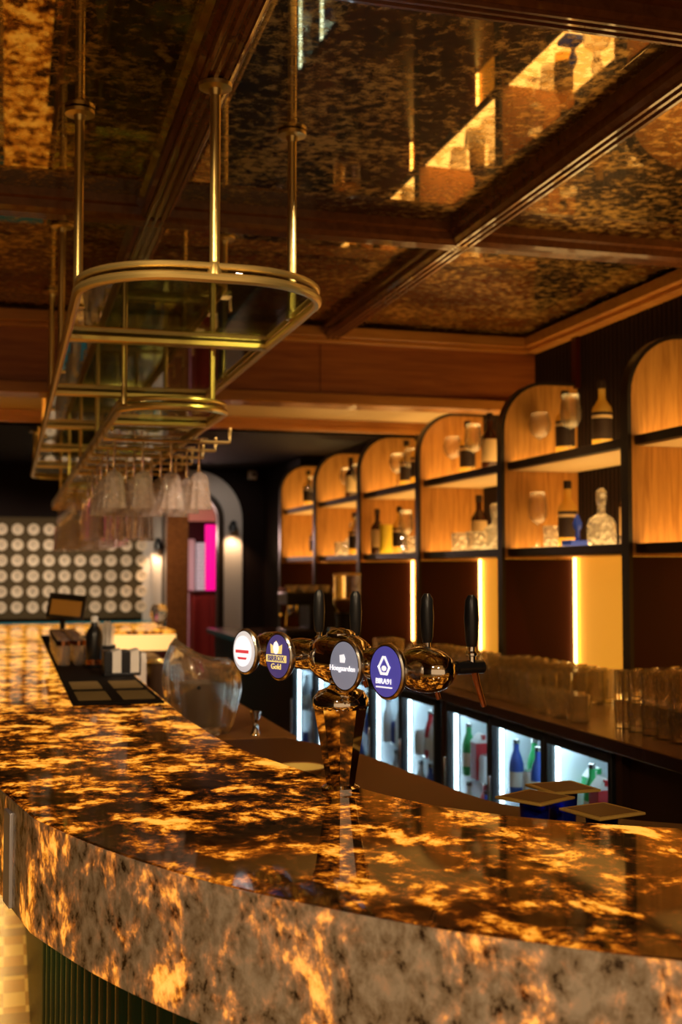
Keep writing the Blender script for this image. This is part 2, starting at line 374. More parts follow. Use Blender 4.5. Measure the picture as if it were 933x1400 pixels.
struct(MB().box(-4.45, XW, 7.95, 8.1, 2.50, 2.62).box(-4.45, XW, 7.93, 8.1, 2.50, 2.535).build('trim_4', M['trimwood'], bev=.006))
struct(MB().box(XW - .03, XW + .01, 5.64, 5.70, 2.50, 2.80).build('trim_5', M['mahog']))
# back wall with the arched doorway
ax0, ax1, asp = 1.60, 2.17, 2.07
arch = [(ax1, 0)] + [((ax0 + ax1) / 2 + (ax1 - ax0) / 2 * cos(pi * k / 20), asp + (ax1 - ax0) / 2 * sin(pi * k / 20)) for k in range(21)] + [(ax0, 0)]
outer = [(3.0, 0)] + [(3.0, asp + .0), (3.0, 2.7)] + [(3.0 - (4.2) * k / 17, 2.7) for k in range(1, 18)] + [(-1.2, asp), (-1.2, 0)]
outer = [(3.0, 0), (3.0, asp)] + [(3.0 - 4.2 * k / 18, 2.7) for k in range(19)] + [(-1.2, asp), (-1.2, 0)]
a2 = [arch[0], arch[1]] + arch[2:-2] + [arch[-2], arch[-1]]
def resample(P, n):
    L = [0]
    for i in range(1, len(P)): L.append(L[-1] + math.dist(P[i - 1], P[i]))
    out = []
    for k in range(n):
        t = L[-1] * k / (n - 1); j = max(i for i in range(len(L)) if L[i] <= t + 1e-9); j = min(j, len(P) - 2)
        u = (t - L[j]) / (L[j + 1] - L[j]); out.append((P[j][0] + (P[j + 1][0] - P[j][0]) * u, P[j][1] + (P[j + 1][1] - P[j][1]) * u))
    return out
A = [(x, YB, z) for x, z in arch]; B = [(x, YB, z) for x, z in outer]
g = MB().strip(A, B); g.strip(A, [(x, YB + .22, z) for x, y, z in A])
struct(g.build('wall_back', M['darkwall']))
struct(MB().box(-4.45, -1.2, YB, YB + .1, 0, 2.7).build('wall_back_return', M['wall_brown']))
# grey plaster arch band beside the doorway, dark arch frame
band = lambda e, z1: [((ax0 + ax1) / 2 + ((ax1 - ax0) / 2 + e) * cos(pi * k / 24), asp + ((ax1 - ax0) / 2 + e) * sin(pi * k / 24)) for k in range(25)]
def arch_ring(e0, e1, y0, y1, mt, name):
    i = [(band(e0, 0)[0][0], 0)] + band(e0, 0) + [(band(e0, 0)[-1][0], 0)]; o = [(band(e1, 0)[0][0], 0)] + band(e1, 0) + [(band(e1, 0)[-1][0], 0)]
    m = MB(); q = lambda P, y: [(x, y, z) for x, z in P]
    m.strip(q(i, y0), q(o, y0)); m.strip(q(o, y0), q(o, y1)); m.strip(q(o, y1), q(i, y1)); m.strip(q(i, y1), q(i, y0))
    return struct(m.build(name, mt))
arch_ring(.04, .245, YB - .03, YB - .002, M['greyplaster'], 'trim_6')
arch_ring(-.02, .045, YB - .05, YB + .05, M['darkframe'], 'door_frame_1')
# the room beyond the doorway
struct(MB().box(.9, 3.0, 15.0, 15.1, 0, 2.7).build('wall_far_room', M['mahog']))
struct(MB().box(1.2, 3.0, YB + .25, 15.0, 2.38, 2.46).box(1.2, 3.0, 14.5, 14.6, 2.13, 2.38).build('ceiling_far_room', M['pinkceil']))
g = MB().box(2.17, 2.26, 14.9, 14.98, 0, 1.92)
struct(g.build('door_1', M['white'], bev=.01))
b_ = MB()
for k in range(32): b_.box(2.27, 2.44, 14.86, 14.885, .28 + k * .05, .32 + k * .05)
tag(b_.build('window_blind', M['blind']), 'pale slatted blind seen through the arched doorway', 'blind')
g = MB()
for k in range(9): g.tube([(2.31 + k * .028, 14.3 + .018 * (k % 2), .0), (2.31 + k * .028, 14.3 + .018 * (k % 2), 2.08)], .019, 8)
tag(g.build('curtain', M['magenta']), 'glowing magenta curtain hanging beyond the arched doorway', 'curtain')
t = thing('cabinet', 'deep red lacquered cabinet standing inside the arched doorway', 'cabinet', (2.23, 13.6, 0))
MB().box(-.18, .20, 0, .35, 0, 1.26).build('body', M['redlac'], t, bev=.008)
MB().box(-.19, .21, -.01, .36, 1.26, 1.29).build('top', M['mahog'], t, bev=.004)
for k in (0, 1): MB().box(-.17 + k * .185, .005 + k * .185, -.018, 0, .06, 1.22).build('door', M['redlac'], t, bev=.004)
light('far_room_lamp', 'POINT', (1.75, 13.4, 1.9), 26, (1, .6, .5), shadow_soft_size=.1)
# brown pillar before the wall
struct(MB().box(1.52, 1.74, 11.9, 12.1, 0, 2.62).build('pillar', M['beam'], bev=.01))
g = MB().box(1.45, 1.475, YB - .06, YB - .004, 0, 2.1)
struct(g.build('trim_7', M['greyplaster']))

# ------------------------------------------------------------------ bar counter
near_out = [(-.07, 2.95), (-.012, 2.555), (.05, 2.233)]
curve_out = spline([(.05, 2.233), (.13, 2.02), (.205, 1.86), (.29, 1.71), (.38, 1.588), (.502, 1.445), (.62, 1.335), (.745, 1.235), (.95, 1.11), (1.25, 1.0), (1.7, .93), (2.3, .9)], 5)
OUT = [(-.07, 9.9), (-.07, 6.5)] + near_out[:-1] + curve_out
INN = spline([(2.3, 1.38), (1.8, 1.53), (1.45, 1.68), (1.125, 1.845), (.98, 1.94), (.86, 2.05), (.76, 2.2), (.69, 2.4), (.61, 2.72), (.55, 3.05), (.52, 3.6)], 5) + [(.515, 8.6), (1.17, 8.6), (1.17, 9.9)]
poly = OUT + INN
bar = thing('bar_counter', 'long curved bar with glowing backlit onyx top and dark green fluted front', 'bar counter', (0, 0, 0))
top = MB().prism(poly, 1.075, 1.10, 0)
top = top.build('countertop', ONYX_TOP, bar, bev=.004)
# lip: a deep apron of onyx panels following the outer edge
lipm = MB(); O2 = OUT; I2 = offset(OUT, .03)
q3 = lambda P, z: [(x, y, z) for x, y in P]
O1 = offset(OUT, -.004)
lipm.strip(q3(O1, 1.0985), q3(O1, .895)); lipm.strip(q3(offset(OUT, -.001), 1.0985), q3(O1, 1.0985)); lipm.strip(q3(O1, .895), q3(I2, .895)); lipm.strip(q3(I2, .895), q3(I2, 1.0752))
lip = lipm.build('apron', ONYX_LIP, bar)
innm = MB(); R0 = [(.515, 8.6), (1.17, 8.6), (1.17, 9.9)]
innm.box(.516, 1.17, 8.605, 8.64, .96, 1.0752).build('inner_apron', mat('lit apron', (.7, .5, .25), .4, emit=(1, .56, .16), es=.9), bar)
# metal seam strip where two apron panels meet on the guests' side
MB().box(-.045, .045, -.004, .004, .897, 1.078).build('seam_strip', M['seam'], bar, bev=.002)
seam = kids(bar)[-1]; seam.location = (.006, 2.424, 0); seam.rotation_euler = (0, 0, R(-79)); seam.scale = (.65, 1, 1)
# fluted front
P = resample(offset(OUT, .17), 900); F0 = []
base = offset(P, 0)
acc = []
for i, p in enumerate(P):
    a = Vector(P[max(i - 1, 0)]); b = Vector(P[min(i + 1, len(P) - 1)]); tn = (b - a).normalized(); ph = (i % 4) / 4
    d = .012 * abs(sin(pi * ((i % 5) / 5.0)))
    acc.append((p[0] + tn.y * d, p[1] - tn.x * d))
fr = MB().strip(q3(acc, .897), q3(acc, .0)).build('fluted_front', M['green'], bar, ang=60)
inn2 = offset(INN, .03)
MB().strip(q3(inn2, 1.07), q3(inn2, .0)).build('inner_panel', M['mahog'], bar)
# warm strip lamp tucked under the apron on the guests' side
LP = [(-.045, 9.8), (-.045, 6.5), (-.045, 2.95), (.005, 2.60)]
MB().strip(q3(LP, .893), q3(offset(LP, .012), .893)).build('strip_lamp', mat('under bar lamp', (1, .7, .3), .5, emit=(1, .6, .17), es=50), bar)
# staff worktop inside the bar
led = [(.955, 4.14), (.53, 4.14), (.53, 3.6), (.56, 3.05), (.62, 2.72), (.70, 2.4), (.77, 2.2), (.87, 2.05), (.99, 1.95), (1.135, 1.85), (1.45, 1.69), (1.8, 1.54), (2.3, 1.39)]
far = spline([(2.3, 2.2), (1.9, 2.32), (1.6, 2.46), (1.437, 2.576), (1.30, 2.72), (1.20, 2.906), (1.15, 3.347), (1.10, 3.75), (.955, 4.14)], 5)
wt = thing('staff_worktop', 'brown staff worktop set lower behind the curve of the onyx bar', 'worktop')
MB().prism(led + far[:-1], .915, .95).build('worktop', M['ledge'], wt, bev=.004)
MB().strip(q3(offset(far, .03), .915), q3(offset(far, .03), 0)).build('support_panel', M['base_dark'], wt)
wt2 = thing('service_shelf', 'tan service shelf continuing behind the bar past the acrylic bucket', 'shelf')
MB().box(.53, 1.0, 4.15, 8.55, .92, .95).build('board', M['tan'], wt2, bev=.004)
MB().box(.56, .97, 4.2, 8.5, 0, .92).build('support_panel', M['base_dark'], wt2)

# ------------------------------------------------------------------ back bar
def fx(y): return 1.93 if y < 5 else 1.93 - .026 * (y - 5) ** 1.6
FY = [2.2, 3.0, 4.0, 5.0, 5.5, 6.0, 6.5, 7.0, 7.6, 8.2, 9.0, 10.9]
front = [(fx(min(y, 7.6)) - .05, y) for y in FY]; XC = XW - .012
bb = thing('back_counter', 'dark brown back counter running along the arched shelves', 'counter')
MB().prism(front + [(XC, 10.9), (XC, 2.2)], .955, 1.0).build('countertop', M['counter'], bb, bev=.004)
g = MB()
bf = [(fx(min(y, 7.6)) + .03, y) for y in FY]
for lo_, hi_ in ((2.2, 3.53), (7.65, 10.9)):
    b2 = [(fx(min(y, 7.6)) + .03, y) for y in (lo_, hi_)]; g.strip(q3(b2, .955), q3(b2, .0))
g.box(2.5, 2.54, 3.5, 7.7, 0, .955)
for y in (3.50, 5.13, 6.64): g.box(fx(y), 2.5, y, y + .04, 0, .955)
g.build('front_panel', M['base_dark'], bb)
def cooler(label, y0, y1, nd, zlo):
    """bottle cooler with nd glass doors; local +y runs along its front"""
    xa = fx((y0 + y1) / 2 - .0); dx = fx(y1) - fx(y0); L = math.hypot(dx, y1 - y0)
    t = thing('bottle_cooler', label, 'cooler', (fx(y0) + .01, y0, 0), math.atan2(-dx, y1 - y0), 'glass fronted bottle coolers')
    b = MB(); b.box(.012, .5, 0, .014, .08, .945); b.box(.012, .5, L - .014, L, .08, .945); b.box(.012, .5, 0, L, .08, .12); b.box(.012, .5, 0, L, .915, .945)
    b.build('cabinet', M['black'], t)
    li = MB().box(.44, .455, .014, L - .014, .12, .915)
    for k in range(nd + 1):
        y = min(max(k * L / nd, .018), L - .018); li.box(.05, .44, y - .003, y + .003, .12, .915)
    li.build('liner', M['fr_in'], t)
    for k in range(nd): MB().box(.014, .026, (k + 1) * L / nd - .046, (k + 1) * L / nd - .030, .16, .90).build('strip_lamp', M['fr_led'], t)
    MB().box(.06, .09, .03, L - .03, .895, .914).build('strip_lamp', M['fr_led'], t)
    for z in (.36, .62): MB().box(.06, .43, .02, L - .02, z, z + .008).build('wire_shelf', M['steel'], t)
    wd = L / nd
    for k in range(nd):
        y = k * wd; f = .028; d = MB()
        d.box(-.02, .01, y + .004, y + f, .10, .94); d.box(-.02, .01, y + wd - f, y + wd - .004, .10, .94); d.box(-.02, .01, y + f, y + wd - f, .905, .94); d.box(-.02, .01, y + f, y + wd - f, .10, .15)
        d = d.build('door', M['black'], t, bev=.002)
        MB().box(-.008, -.003, y + f, y + wd - f, .15, .905).build('door_glass', M['fridgeglass'], d)
        MB().box(-.034, -.02, y + wd - f + .004, y + wd - .012, .45, .70).build('handle', M['steel'], d, bev=.003)
    return t, L, nd
CO = [cooler('three door bottle cooler closest to the onyx curve, green cartons inside', 3.55, 5.10, 3, .1),
      cooler('three door bottle cooler in the middle, behind the beer tower', 5.22, 6.62, 3, .1),
      cooler('two door bottle cooler at the far end of the back counter', 6.72, 7.62, 2, .1)]
def make_bottle_small(m):
    def f():
        t = thing('beer_bottle', '', 'bottle'); 
        MB().lathe([(.028, 0), (.030, .01), (.030, .13), (.022, .16), (.012, .185), (.012, .215)], 12).build('body', m, t)
        MB().lathe([(.0135, .212), (.0135, .228), (.010, .230)], 10).build('cap', M['steel'], t)
        MB().openlathe([(.0308, .04), (.0308, .10)], 12).build('label', M['white'], t)
        return t
    return f
def make_can(m):
    def f():
        t = thing('drink_can', '', 'can')
        MB().lathe([(.024, 0), (.032, .008), (.032, .105), (.026, .118)], 14).build('body', m, t)
        MB().lathe([(.026, .118), (.026, .121), (.022, .119)], 14).build('lid', M['steel'], t)
        return t
    return f
def make_carton(m):
    def f():
        t = thing('juice_carton', '', 'carton'); MB().box(-.035, .035, -.035, .035, 0, .16).build('body', m, t, bev=.002)
        MB().prism([(-.035, .16), (.035, .16), (0, .20)], -.035, .035, plane='xz').build('gable_top', M['white'], t)
        MB().lathe([(.012, .175), (.012, .195)], 8, c=(.0, -.03, 0)).build('cap', m, t); return t
    return f
cw = lambda n, c: mat(n, c, .35)
STK = {'white': cw('white can', (.75, .8, .85)), 'blue': cw('blue can', (.03, .10, .5)), 'green': cw('green carton', (.02, .42, .12)), 'red': cw('red can', (.55, .03, .04)), 'grey': cw('silver can', (.4, .45, .5)), 'yellow': cw('yellow carton', (.7, .5, .05))}
cache = {}
plan = [['green', 'white', 'red', 'green', 'white', 'green', 'blue', 'white', 'blue'], ['white', 'blue', 'white', 'red', 'white', 'grey', 'white', 'blue', 'white'], ['blue', 'white', 'grey', 'white', 'blue', 'white']]
names = ['cooler closest to the onyx curve', 'middle cooler behind the beer tower', 'far two door cooler']
for ci, (t, L, nd) in enumerate(CO):
    for zi, z in enumerate((.368, .628)):
        for k in range(nd * 4):
            c = plan[ci][(k + zi * 2) % len(plan[ci])]; d_, e_ = divmod(k, 4); y = (d_ + (.38, .58, .80, .80)[e_]) * L / nd; xx = (.05, .065, .055, .135)[e_]
            kind = 'can' if (k + zi) % 3 == 0 else ('carton' if (k + zi) % 3 == 1 and c in ('green', 'yellow', 'red') else 'bottle')
            mk = {'can': make_can, 'carton': make_carton, 'bottle': make_bottle_small}[kind](STK[c])
            p = t.matrix_basis @ Vector((0, 0, 0)); a = t.rotation_euler.z
            pos = (t.location.x + xx * cos(a) - y * sin(a), t.location.y + xx * sin(a) + y * cos(a), z)
            lab = '%s %s on the %s shelf inside the %s' % (c, {'can': 'drink can', 'carton': 'drink carton', 'bottle': 'beer bottle'}[kind], ('lower', 'upper')[zi], names[ci])
            first_or_dup(cache, (kind, c), mk, pos, lab, 0, '%s %ss in the %s, %s shelf' % (c, kind, names[ci], ('lower', 'upper')[zi]))

# ------------------------------------------------------------------ arched shelf bays
FINS = [4.375 + 1.3 * k for k in range(6)]
ORD = ['sixth', 'fifth', 'fourth', 'third', 'second', 'first']
def make_bay():
    t = thing('arched_shelf_bay', '', 'shelf unit', (0, 0, 0), 0, 'arched shelf bays along the back counter')
    W = XW - FX - .006; H = 2.53; r = .26
    arc = lambda e, z0: [(e, z0), (e, H - r)] + [(r - (r - e) * cos(pi / 2 * k / 10), H - r + (r - e) * sin(pi / 2 * k / 10)) for k in range(1, 11)] + [(W, H - e)]
    a = arc(.016, 1.60)
    MB().prism(a + [(W, 1.60)], .004, .040, plane='xz').build('divider', M['finwood'], t)
    o, i = arc(0, 1.0), arc(.018, 1.0); m = MB(); q = lambda P, y: [(x, y, z) for x, z in P]
    m.strip(q(i, -.012), q(o, -.012)); m.strip(q(o, -.012), q(o, .05)); m.strip(q(o, .05), q(i, .05)); m.strip(q(i, .05), q(i, -.012))
    m.build('arched_edge', M['darkframe'], t)
    MB().box(.018, W, .004, .040, 1.0, 1.598).build('lower_divider', M['mahog'], t)
    for nm, z in (('upper_shelf', 2.096), ('lower_shelf', 1.649)):
        s = MB().box(.055, W, -1.256, .003, z - .036, z).box(.04, .058, -1.256, .003, z - .036, z + .004, 0).build(nm, M['darkframe'], t, bev=.002)
        MB().box(.062, W - .01, -1.25, -.001, z, z + .004).build('lit_surface', M['littop'], s)
        MB().box(.062, W - .01, -1.25, -.001, z - .040, z - .0365).build('underside', M['soffit'], s)
    MB().box(W - .014, W - .004, -1.256, -.001, 1.0, 1.61).build('back_panel', M['glowpanel'], t)
    MB().box(W - .036, W - .024, -.014, -.002, 1.02, 1.605).build('strip_lamp', M['led'], t)
    return t
BAY = None
for k, y in enumerate(FINS):
    lab = '%s arched golden shelf bay counting from the back wall' % ORD[k]
    if BAY is None: BAY = make_bay(); BAY.location = (FX, y, 0); BAY['label'] = lab
    else: dup(BAY, (FX, y, 0), lab)
# end of the shelving: dark side panel, dark wall beyond
struct(MB().box(2.66, XW, 10.93, YB, 0, 2.6).build('wall_alcove_end', M['darkwall']))

# ------------------------------------------------------------------ bottles and glasses on the shelves
def make_spirit(glassm=None, lab=None):
    def f():
        t = thing('spirit_bottle', '', 'bottle')
        MB().lathe([(.036, 0), (.039, .006), (.039, .145), (.036, .160), (.022, .180), (.0145, .195), (.0145, .232), (.0165, .236)], 24).build('body', glassm or M['gold_glass'], t)
        MB().lathe([(.0165, .232), (.0165, .262), (.014, .265)], 16).build('cap', M['label'], t)
        MB().openlathe([(.0396, .038), (.0396, .142)], 24).build('label', lab or M['label'], t)
        m = MB().openlathe([(.0399, .118), (.0399, .130)], 24); m.build('label_band', M['labelpale'], t)
        return t
    return f
def make_balloon():
    t = thing('balloon_glass', '', 'glass')
    MB().openlathe([(.006, .095), (.028, .105), (.045, .13), (.049, .155), (.044, .185), (.036, .205)], 24).build('bowl', M['cutglass0'], t, solid=.0016)
    MB().lathe([(.034, 0), (.033, .003), (.008, .008), (.006, .02), (.0055, .085), (.008, .096)], 20).build('stem', M['glass'], t); return t
def make_wine():
    t = thing('wine_glass', '', 'glass')
    MB().openlathe([(.005, .10), (.024, .108), (.040, .13), (.043, .155), (.039, .20), (.033, .235)], 24).build('bowl', M['cutglass0'], t, solid=.0016)
    MB().lathe([(.036, 0), (.035, .003), (.008, .008), (.006, .02), (.0055, .09), (.008, .101)], 20).build('stem', M['glass'], t); return t
def make_rocks():
    t = thing('cut_glass_tumbler', '', 'glass')
    m = MB(); m.openlathe([(.002, .014), (.036, .014), (.043, .085), (.046, .088), (.040, .0), (.002, 0)], 20, wob=lambda i, j: 1 + (.05 if i % 2 else -.02))
    m.build('bowl', M['cutglass'], t); 
    MB().lathe([(.037, .0), (.038, .010), (.030, .012)], 20).build('base', M['cutglass'], t); return t
M['cutglass0'] = clear('wine glass crystal', (.99, .98, .96), 1.42, .75, .06)
def make_decanter():
    t = thing('decanter', '', 'decanter')
    MB().lathe([(.05, 0), (.055, .01), (.055, .08), (.045, .10), (.016, .12), (.014, .15), (.02, .156)], 20).build('body', M['cutglass'], t)
    MB().lathe([(.012, .15), (.022, .17), (.022, .20), (.008, .215)], 12).build('stopper', M['cutglass'], t); return t
def make_tin():
    t = thing('yellow_tin', '', 'tin'); MB().lathe([(.038, 0), (.038, .155)], 20).build('body', M['yellowtin'], t)
    MB().lathe([(.039, .15), (.039, .166), (.036, .168)], 20).build('lid', M['yellowtin'], t); return t
MK = {'spirit': make_spirit(), 'dark': make_spirit(M['brownglass'], M['labelpale']), 'balloon': make_balloon, 'wine': make_wine, 'rocks': make_rocks, 'decanter': make_decanter, 'tin': make_tin}
NM = {'spirit': 'golden dark-labelled bottle', 'dark': 'dark brown spirit bottle', 'balloon': 'clear balloon glass', 'wine': 'tall wine glass', 'rocks': 'sparkling cut glass tumbler', 'decanter': 'stoppered cut glass decanter', 'tin': 'plain yellow tin'}
UP = [('balloon', .18, .09), ('spirit', .18, .38), ('wine', .15, .50), ('spirit', .20, .72), ('balloon', .30, .90)]
LOW = {0: [('wine', .2, .3), ('spirit', .2, .6)],
       1: [('wine', .16, .10), ('rocks', .17, .27), ('spirit', .17, .42), ('decanter', .15, .80), ('dark', .26, .86)],
       2: [('rocks', .15, .34), ('dark', .19, .54), ('rocks', .12, .66), ('decanter', .16, .84)],
       3: [('dark', .10, .14), ('tin', .12, .28), ('spirit', .14, .52), ('wine', .12, .72), ('rocks', .1, .86)],
       4: [('rocks', .12, .40), ('rocks', .15, .52), ('decanter', .13, .70), ('spirit', .1, .86), ('wine', .1, 1.0)],
       5: [('spirit', .13, .82), ('wine', .13, .98), ('rocks', .2, .70)]}
UPX = {3: [('balloon', .16, .42), ('spirit', .16, .62), ('balloon', .14, .78), ('spirit', .12, .96)],
       4: [('balloon', .15, .46), ('dark', .14, .62), ('balloon', .13, .86)],
       5: [('spirit', .12, .62), ('balloon', .12, .80)],
       2: [('balloon', .15, .22), ('spirit', .16, .44), ('wine', .14, .58), ('dark', .15, .80)],
       0: [('balloon', .2, .3), ('spirit', .2, .6)]}
def big(*a):
    o = first_or_dup(*a); o.scale = (1.2, 1.2, 1.22); return o
for k, y in enumerate(FINS):
    for row, z, nm in ((UPX.get(k, UP), 2.1005, 'upper'), (LOW[k], 1.6535, 'lower')):
        cnt = {}
        for kd, dx, dy in row: cnt[kd] = cnt.get(kd, 0) + 1
        seen = {}
        for i, (kd, dx, dy) in enumerate(row):
            seen[kd] = seen.get(kd, 0) + 1
            ex = ' from the back wall' if cnt[kd] == 1 else (', closest to its divider' if seen[kd] == 1 else (', farther from its divider' if seen[kd] == cnt[kd] else ', between the others'))
            big(cache, kd, MK[kd], (FX + dx, y - dy, z), '%s on the %s shelf of the %s bay%s' % (NM[kd], nm, ORD[k], ex), random.uniform(0, 6), 'bottles and glasses on the arched shelves')
# blue figurine stand in the fifth bay
t = thing('bottle_stand', 'bright blue plastic display stand on the lower shelf of the fifth bay', 'stand', (FX + .12, FINS[1] - .60, 1.6535))
MB().box(-.05, .05, -.05, .05, 0, .028).build('base', M['blue'], t, bev=.004)
MB().lathe([(.012, .028), (.010, .07), (.020, .09), (.022, .11), (.012, .135), (.006, .15)], 14, c=(.01, 0, 0)).build('upright', M['blue'], t)
# tumblers crowded on the back counter
def make_highball():
    t = thing('highball_tumbler', '', 'glass')
    m = MB().lathe([(.0005, .0), (.028, .0), (.0325, .134), (.0325, .136), (.030, .136), (.026, .014), (.0005, .012)], 16, wob=lambda i, j: 1 + (.025 if i % 2 and j < 3 else 0))
    m.build('glass_body', M['tumblerglass'], t, ang=20); return t
def make_beermug():
    t = thing('short_tumbler', '', 'glass')
    m = MB().lathe([(.0005, .0), (.032, .0), (.0365, .097), (.0365, .099), (.034, .099), (.030, .018), (.0005, .015)], 16, wob=lambda i, j: 1 + (.03 if i % 2 and j < 3 else 0))
    m.build('glass_body', M['tumblerglass'], t, ang=20); return t
for i in range(6):
    for j in range(10):
        x = 1.995 + i * .077 + random.uniform(-.004, .004); y = 4.30 + j * .094 + random.uniform(-.004, .004) + .02 * i
        if x < fx(y) + .04: continue
        first_or_dup(cache, 'hb', make_highball, (x, y, 1.0), 'tall clear tumbler packed in rows before the glowing fifth bay panel', 0, 'tall tumblers packed on the back counter')
for i in range(5):
    for j in range(6):
        x = 2.05 + i * .085; y = 3.24 + j * .090 + .02 * i
        for lv in range(2):
            first_or_dup(cache, 'bm', make_beermug, (x, y, 1.0 + lv * .1005), ('clear short tumbler standing on the back counter under another tumbler', 'clear short tumbler stacked upside on another at the near counter end')[lv], 0, ('lower', 'upper')[lv] + ' short tumblers stacked on the back counter')
for j in range(5): first_or_dup(cache, 'bm', make_beermug, (1.965 + .02 * (j % 2), 3.86 + j * .078, 1.0), 'clear short tumbler in a single row along the counter edge', 0, 'single row of short tumblers')
for i in range(3):
    for j in range(9):
        first_or_dup(cache, 'hb', make_highball, (2.14 + i * .075, 5.40 + j * .09, 1.0), 'tall clear tumbler in the rows behind the beer taps', 0, 'tall tumblers behind the beer taps')
for i in range(2):
    for j in range(3):
        first_or_dup(cache, 'hb', make_highball, (2.13 + i * .075, 6.62 + j * .08, 1.0), 'tall tumbler in the far cluster near the coffee grinder', 0, 'tumblers near the coffee grinder')

# ------------------------------------------------------------------ coffee machine and grinder
t = thing('espresso_machine', 'dark espresso machine with chrome group head, cups on top, far along counter', 'coffee machine', (2.27, 9.1, 1.0))
MB().box(-.17, .25, -.02, .35, .0, .07).box(.02, .25, -.02, .35, .07, .28).box(-.16, .25, -.02, .35, .26, .36).build('body', M['black'], t, bev=.015)
MB().lathe([(.03, .17), (.045, .2), (.045, .26)], 16, c=(-.09, .07, 0)).build('group_head', M['chrome'], t)
MB().tube([(-.12, .07, .19), (-.21, .02, .185)], .012, 8).build('portafilter', M['chrome'], t)
MB().tube([(-.15, .0, .27), (-.175, -.03, .2), (-.18, -.03, .1)], .006, 8).build('steam_wand', M['chrome'], t)
g = MB()
for dx in (-.15, .24): g.tube([(dx, -.01, .36), (dx, -.01, .385), (dx, .34, .385), (dx, .34, .36)], .006, 6)
g.build('cup_rail', M['chrome'], t)
def make_cup():
    t = thing('coffee_cup', '', 'cup')
    MB().openlathe([(.002, .004), (.022, .004), (.036, .05), (.038, .052), (.036, .046), (.024, 0), (.002, 0)], 16).build('bowl', M['offwhite'], t)
    MB().tube([(.034, 0, .042), (.055, 0, .036), (.052, 0, .018), (.028, 0, .014)], .004, 6).build('handle', M['offwhite'], t); return t
for k in range(8): first_or_dup(cache, 'cup', make_cup, (2.27 - .1 + .09 * (k % 4), 9.18 + .1 * (k // 4), 1.361), 'white coffee cup on top of the espresso machine', 1.0 + k, 'coffee cups on the espresso machine')
t = thing('coffee_grinder', 'black coffee grinder with clear bean hopper behind the beer tower', 'grinder', (2.27, 7.95, 1.0))
MB().lathe([(.10, 0), (.10, .02), (.075, .04), (.075, .20), (.085, .24)], 24).build('body', M['black'], t)
MB().openlathe([(.05, .24), (.09, .30), (.095, .33), (.095, .50)], 24).build('hopper', M['tumblerglass'], t)
MB().lathe([(.097, .50), (.097, .515), (.02, .52)], 24).build('hopper_lid', M['gold_glass'], t)
be = MB(); be.lathe([(.045, .245), (.084, .30), (.085, .33), (.03, .345)], 20); be = be.build('coffee_beans', mat('roasted beans', (.25, .10, .03), .4), t); be['kind'] = 'stuff'
MB().box(-.13, -.075, -.03, .03, .10, .14).build('spout', M['steel'], t, bev=.006)
MB().tube([(-.08, 0, .05), (-.17, 0, .055)], .01, 8).build('fork', M['steel'], t)

# ------------------------------------------------------------------ beer tower
TX, TY = .657, 2.347
bt = thing('beer_tower', 'chrome beer tower with four lit brand medallions standing on the onyx bar', 'beer tower', (TX, TY, 1.10))
aw = math.atan2(.25, .97); Wd = Vector((.25, -.97, 0)).normalized(); Nb = Vector((.97, .25, 0)).normalized()
ZA = .265
n8 = 10
MB().lathe([(.040, 0), (.040, .006), (.030, .012), (.031, .02), (.048, .12), (.056, .165)], n8).build('column', M['chrome'], bt, ang=20)
MB().lathe([(.056, .165), (.058, .172), (.057, .185), (.046, .200), (.028, .207), (.022, .212), (.022, .222), (.03, .226)], 32).build('column_shoulder', M['chrome'], bt)
# arms: a chain of bulbs along the bar's inner edge
prof = []
def bulb(s0, hl, r0, r1, n=12):
    return [(r0 + (r1 - r0) * math.sqrt(max(0, 1 - ((u / hl) ** 2))), s0 + u) for u in [hl * (-1 + 2 * k / n) for k in range(n + 1)]]
prof = [(.0001, -.378)] + bulb(-.305, .072, .010, .042) + bulb(-.165, .06, .022, .034) + bulb(0, .085, .024, .054) + bulb(.165, .06, .022, .034) + bulb(.305, .072, .010, .042) + [(.0001, .378)]
prof = sorted(prof, key=lambda p: p[1])
Tm = Matrix(((-Nb.x, 0, Wd.x), (-Nb.y, 0, Wd.y), (0, 1, 0)))
MB().lathe(prof, 28, c=(0, 0, ZA), T=Tm).build('arm', M['chrome'], bt, ang=50)
MB().lathe([(.030, 0), (.030, .006), (.022, .013), (.001, .017)], 24, c=(0, 0, ZA + .046)).build('finial_cap', M['chrome'], bt)
meds = [(-.29, (.42, .41, .43), 'white'), (-.125, (.05, .035, .13), 'gold'), (.152, (.17, .17, .21), 'grey'), (.300, (.06, .05, .26), 'violet')]
glow_w = mat('lit white print', (.9, .9, .9), .5, emit=(1, .97, 1), es=.75)
glow_y = mat('lit gold print', (.8, .6, .2), .5, emit=(1, .78, .25), es=.6)
glow_r = mat('red print', (.7, .05, .08), .5, emit=(.9, .1, .12), es=.35)
